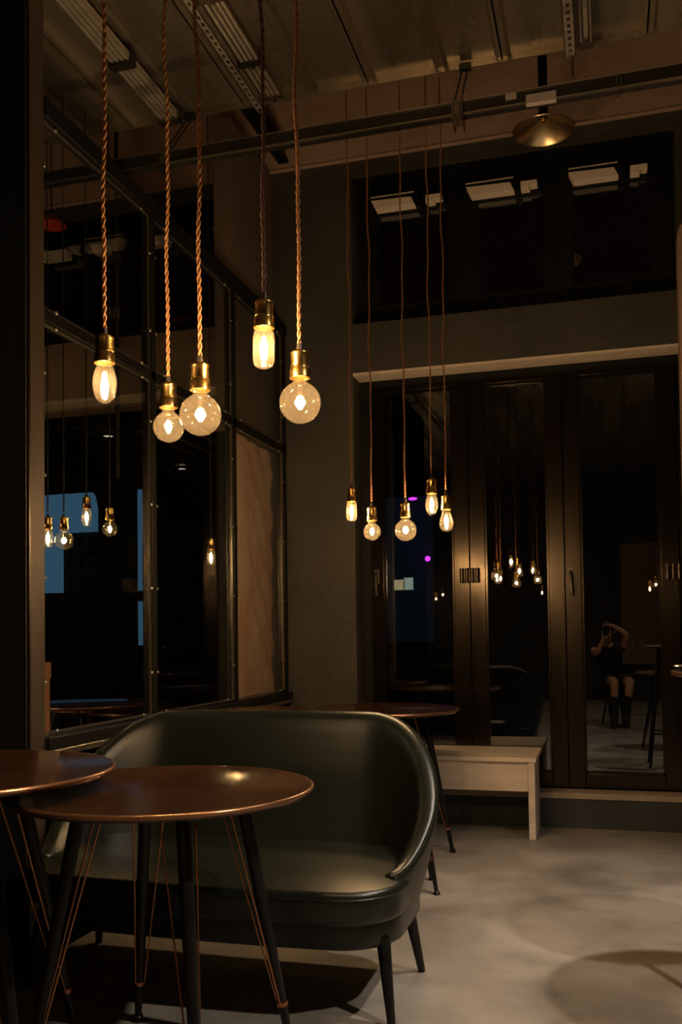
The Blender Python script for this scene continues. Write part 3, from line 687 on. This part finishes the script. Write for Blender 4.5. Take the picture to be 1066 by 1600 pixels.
# ------------------------------------------------ neighbouring room: loudspeaker, chair, glass
sp = empty('loudspeaker', (-2.62, 4.65, 1.40), 'large black angular loudspeaker hanging behind the partition glass', 'loudspeaker')
prf = [(-2.725, 1.985), (-2.575, 2.03), (-2.545, 2.02), (-2.49, 1.90), (-2.488, 1.52), (-2.55, 1.43), (-2.62, 1.40), (-2.66, 1.42), (-2.66, 1.86), (-2.675, 1.93)]
MB().prism([(a - .016, b) for a, b in prf], 4.52, 4.625, 'y').build('cabinet', M['outdark'], sp, bevel=.006)
MB().tube([(-2.58, 4.57, 2.0), (-2.58, 4.57, 5.2)], .012, 8).build('hanging_rod', M['dark_steel'], sp)
wc = empty('wooden_chair', (-2.55, 3.45, 0), 'wooden chair behind the partition glass, only its orange back post showing', 'chair')
for (x, y) in ((-2.335, 3.50), (-2.335, 3.14)):
    MB().box(x - .018, x + .018, y - .018, y + .018, 0, .98).build('back_post', M['oldwood'], wc, bevel=.004)
MB().box(-2.35, -2.315, 3.115, 3.525, .975, 1.045).build('backrest', M['oldwood'], wc, bevel=.004)
MB().box(-2.75, -2.33, 3.12, 3.52, .43, .46).build('seat', M['oldwood'], wc, bevel=.006)
for (x, y) in ((-2.72, 3.48), (-2.72, 3.15)): MB().box(x - .018, x + .018, y - .018, y + .018, 0, .43).build('leg', M['oldwood'], wc, bevel=.004)
cg = MB().lathe([(0, .751), (.028, .751), (.034, .85), (.032, .85), (.026, .757), (0, .757)], 24, (-3.35, 5.0, 0))
tag(cg.build('drinking_glass', M['glass']), 'clear drinking glass on the dim table behind the partition', 'glass')
for i, (x, y) in enumerate(((-5.81, 1.54), (-5.95, -.79))):
    d_ = empty('ceiling_downlight', (x, y, ZC - .03), ('brighter' if i == 0 else 'second') + ' white oval light dot mirrored in the %s bay of the left glass' % ('near' if i == 0 else 'second'), 'ceiling light')
    MB().lathe([(0, ZC - .03), (.055, ZC - .03), (.055, ZC - .028), (0, ZC - .028)], 24, (x, y, 0)).build('diffuser', white_l, d_)
    MB().lathe([(.056, ZC - .032), (.072, ZC - .032), (.072, ZC), (.056, ZC)], 24, (x, y, 0)).build('housing', M['dark_steel'], d_)

for i, (xa, xb) in enumerate(((-3.84, -3.62), (-3.42, -3.30), (-2.99, -2.84), (-2.50, -2.40))):  # same stand-in plates for the pale gaps beyond the partition
    t = empty('window_opener', ((xa + xb) / 2, 5.72, 3.83), 'pale opener plate in high dark window behind partition, number %s from left' % ('one', 'two', 'three', 'four')[i], 'window opener', 'pale opener boxes beyond the partition')
    MB().prism([(xa, 3.90), (xb, 3.90), (xb + .01, 3.84), (xa + .02, 3.84)], 5.695, 5.769, 'y').build('housing', M['white'], t, bevel=.002)
    MB().box(xa - .005, xb + .01, 5.69, 5.765, 3.905, 3.915).build('bracket', M['sash'], t)
rl = empty('red_lamp', (-3.21, 4.9, 3.67), 'dim red dish lamp high behind the partition glass', 'pendant lamp')
MB().lathe([(0, 3.74), (.02, 3.738), (.085, 3.675), (.087, 3.67), (.08, 3.672), (.02, 3.73), (0, 3.732)], 32, (-3.21, 4.9, 0)).build('shade', mat('red_enamel', (.5, .05, .02), .4, 0), rl)
MB().tube([(-3.21, 4.9, 3.735), (-3.21, 4.9, 5.2)], .006, 8).build('stem', M['sash'], rl)

# ------------------------------------------------ photographer (visible as a reflection in the right door pane)
def skin_mesh(name, verts, edges, root, m, parent, sub=2):
    me = bpy.data.meshes.new(name); loc = Vector(parent.location) if parent else Vector((0, 0, 0))
    me.from_pydata([tuple(Vector(v[:3]) - loc) for v in verts], edges, []); me.materials.append(m)
    o = bpy.data.objects.new(name, me); COL.objects.link(o); o.parent = parent
    sk = o.modifiers.new('skin', 'SKIN'); sk.use_smooth_shade = True
    if not me.skin_vertices: 
        bpy.context.view_layer.objects.active = o
    sv = me.skin_vertices[0].data
    for i, v in enumerate(verts):
        r = v[3]; sv[i].radius = r if isinstance(r, tuple) else (r, r); sv[i].use_root = (i == root)
    sb = o.modifiers.new('subdivision', 'SUBSURF'); sb.levels = sub; sb.render_levels = sub
    return o
def chain(vs, es, pts, start=None):
    prev = start
    for p in pts:
        vs.append(p); k = len(vs) - 1
        if prev is not None: es.append((prev, k))
        prev = k
    return prev
P = empty('person', (.08, -.45, 0), 'person seated in dark clothes holding a camera to the face, reflected in right door pane', 'person')
vs, es = [], []
chain(vs, es, [(.06, -.50, .52, .12)])                                      # pelvis root 0
chest = chain(vs, es, [(.05, -.46, .68, .105), (.03, -.38, .84, .115), (.015, -.31, .93, .08)], 0)
neck = chain(vs, es, [(.005, -.25, 1.00, .052)], chest)
chain(vs, es, [(0, -.215, 1.06, .060), (0, -.20, 1.12, (.078, .092)), (0, -.205, 1.19, (.072, .085))], neck)
rh = chain(vs, es, [(.17, -.30, .93, .062), (.22, -.20, .99, .046), (.235, -.10, 1.10, .038), (.16, -.085, 1.16, .033), (.08, -.07, 1.212, .024), (.045, -.065, 1.222, (.036, .018))], chest)
lh = chain(vs, es, [(-.15, -.30, .92, .062), (-.15, -.19, .90, .046), (-.115, -.09, .885, .038), (-.08, -.075, .97, .033), (-.04, -.065, 1.05, .024), (-.02, -.06, 1.075, (.036, .018))], chest)
for k in range(4):      # right hand: fingers curl over the top of the camera
    x = .03 - .006 * k; y = -.095 + .019 * k
    chain(vs, es, [(x, y, 1.222, .009), (x - .035, y, 1.228, .009), (x - .055 - .004 * (k % 3), y, 1.212, .008), (x - .058, y, 1.195, .007)], rh)
chain(vs, es, [(.05, -.10, 1.20, .010), (.035, -.115, 1.18, .009), (.02, -.118, 1.165, .008)], rh)
for k in range(4):      # left hand: palm under the lens barrel
    x = -.045 + .0; y = -.09 + .019 * k
    chain(vs, es, [(x, y, 1.085, .009), (x - .008, y, 1.11, .009), (x - .003, y, 1.135, .008), (x + .008, y, 1.150, .007)], lh)
chain(vs, es, [(.01, -.045, 1.085, .010), (.035, -.04, 1.105, .009), (.042, -.04, 1.13, .008)], lh)
for s, kn, an in ((1, (.26, -.08, .545), (.20, .00, .10)), (-1, (.08, -.04, .55), (.06, .02, .10))):
    a = chain(vs, es, [(.06 + .10 * s, -.46, .50, .092), ((.06 + .10 * s + kn[0]) / 2, -.27, .53, .078), (*kn, .056), ((kn[0] + an[0]) / 2, (kn[1] + an[1]) / 2 - .02, .33, .050), (*an, .036), (an[0], an[1] + .06, .035, .034), (an[0], an[1] + .15, .026, .026)], 0)
skin_mesh('body', vs, es, 0, M['skin'], P)
vs, es = [], []
chain(vs, es, [(.06, -.49, .50, .165)]); c_ = chain(vs, es, [(.057, -.47, .60, .165), (.05, -.44, .70, .16), (.035, -.38, .80, .165), (.022, -.33, .89, .15), (.012, -.28, .97, .10), (.006, -.25, 1.01, .07)], 0) - 1
chain(vs, es, [(.17, -.30, .93, .075), (.215, -.20, .985, .062)], c_); chain(vs, es, [(-.15, -.30, .92, .075), (-.148, -.21, .90, .060)], c_)
skin_mesh('shirt', vs, es, 0, M['cloth'], P, 1)
vs, es = [], []
chain(vs, es, [(.06, -.50, .50, .155)])
for s, kn in ((1, (.26, -.08, .545)), (-1, (.08, -.04, .55))): chain(vs, es, [(.06 + .10 * s, -.44, .505, .115), ((.06 + .10 * s + kn[0]) / 2, -.25, .53, .105), (.05 * s + .02 + kn[0] * .8, -.13, .54, .088)], 0)
skin_mesh('shorts', vs, es, 0, M['short'], P, 1)
for an in ((.20, .00, .10), (.06, .02, .10)):
    vs, es = [], []
    chain(vs, es, [((an[0] + (.26 if an[0] > .1 else .08)) / 2, -.05, .38, .072), (an[0], an[1] - .015, .24, .066), (*an, .052)]); chain(vs, es, [(an[0], an[1] + .07, .050, .048), (an[0], an[1] + .17, .036, .035)], 2); chain(vs, es, [(an[0], an[1] - .05, .04, .038)], 2)
    skin_mesh('boot', vs, es, 1, M['cloth'], P, 1)
hr = MB().ball((0, -.225, 1.165), .108, 20, 12, (.88, .98, 1.0)); hr.v = [(x, y, z) if y < -.16 or z > 1.2 else (x, min(y, -.165), z) for x, y, z in hr.v]
hr.build('hair', M['hair'], P, ang=80)
MB().tube([(0, -.135, 1.165), (0, -.115, 1.145), (0, -.112, 1.128), (0, -.13, 1.12)], [.008, .012, .014, .006], 8).build('nose', M['skin'], P)
for s in (-1, 1): MB().ball((.088 * s, -.20, 1.14), .028, 10, 8, (.35, .7, 1)).build('ear', M['skin'], P)
for s in (-1, 1): MB().ball((.032 * s, -.125, 1.165), .011, 10, 8).build('eye', M['black'], P)
MB().tube([(-.024, -.128, 1.092), (0, -.120, 1.090), (.024, -.128, 1.092)], [.004, .007, .004], 8).build('mouth', M['skin'], P)
hc = empty('handheld_camera', (0, -.07, 1.15), 'black camera held upright in front of the face, seen reflected', 'camera')
MB().box(-.038, .038, -.105, -.062, 1.085, 1.205).build('body', M['black'], hc, bevel=.008)
MB().lathe([(.030, -.0), (.033, .0), (.033, .04), (.029, .042), (.029, .038), (.0, .034)], 28).xform(Matrix.Translation((0, -.063, 1.15)) @ Matrix.Rotation(-PI / 2, 4, 'X')).build('lens', M['black'], hc)
st = empty('stool', (.06, -.50, 0), 'low round black stool under the photographer, seen reflected', 'stool')
MB().lathe([(0, .33), (.17, .33), (.18, .335), (.18, .35), (.16, .36), (0, .36)], 32, (.06, -.50, 0)).build('seat', M['black'], st)
for k in range(4):
    a = PI / 4 + k * PI / 2; MB().tube([(.06 + .10 * math.cos(a), -.50 + .10 * math.sin(a), .33), (.06 + .19 * math.cos(a), -.50 + .19 * math.sin(a), 0)], [.014, .010], 10).build('leg', M['black'], st)
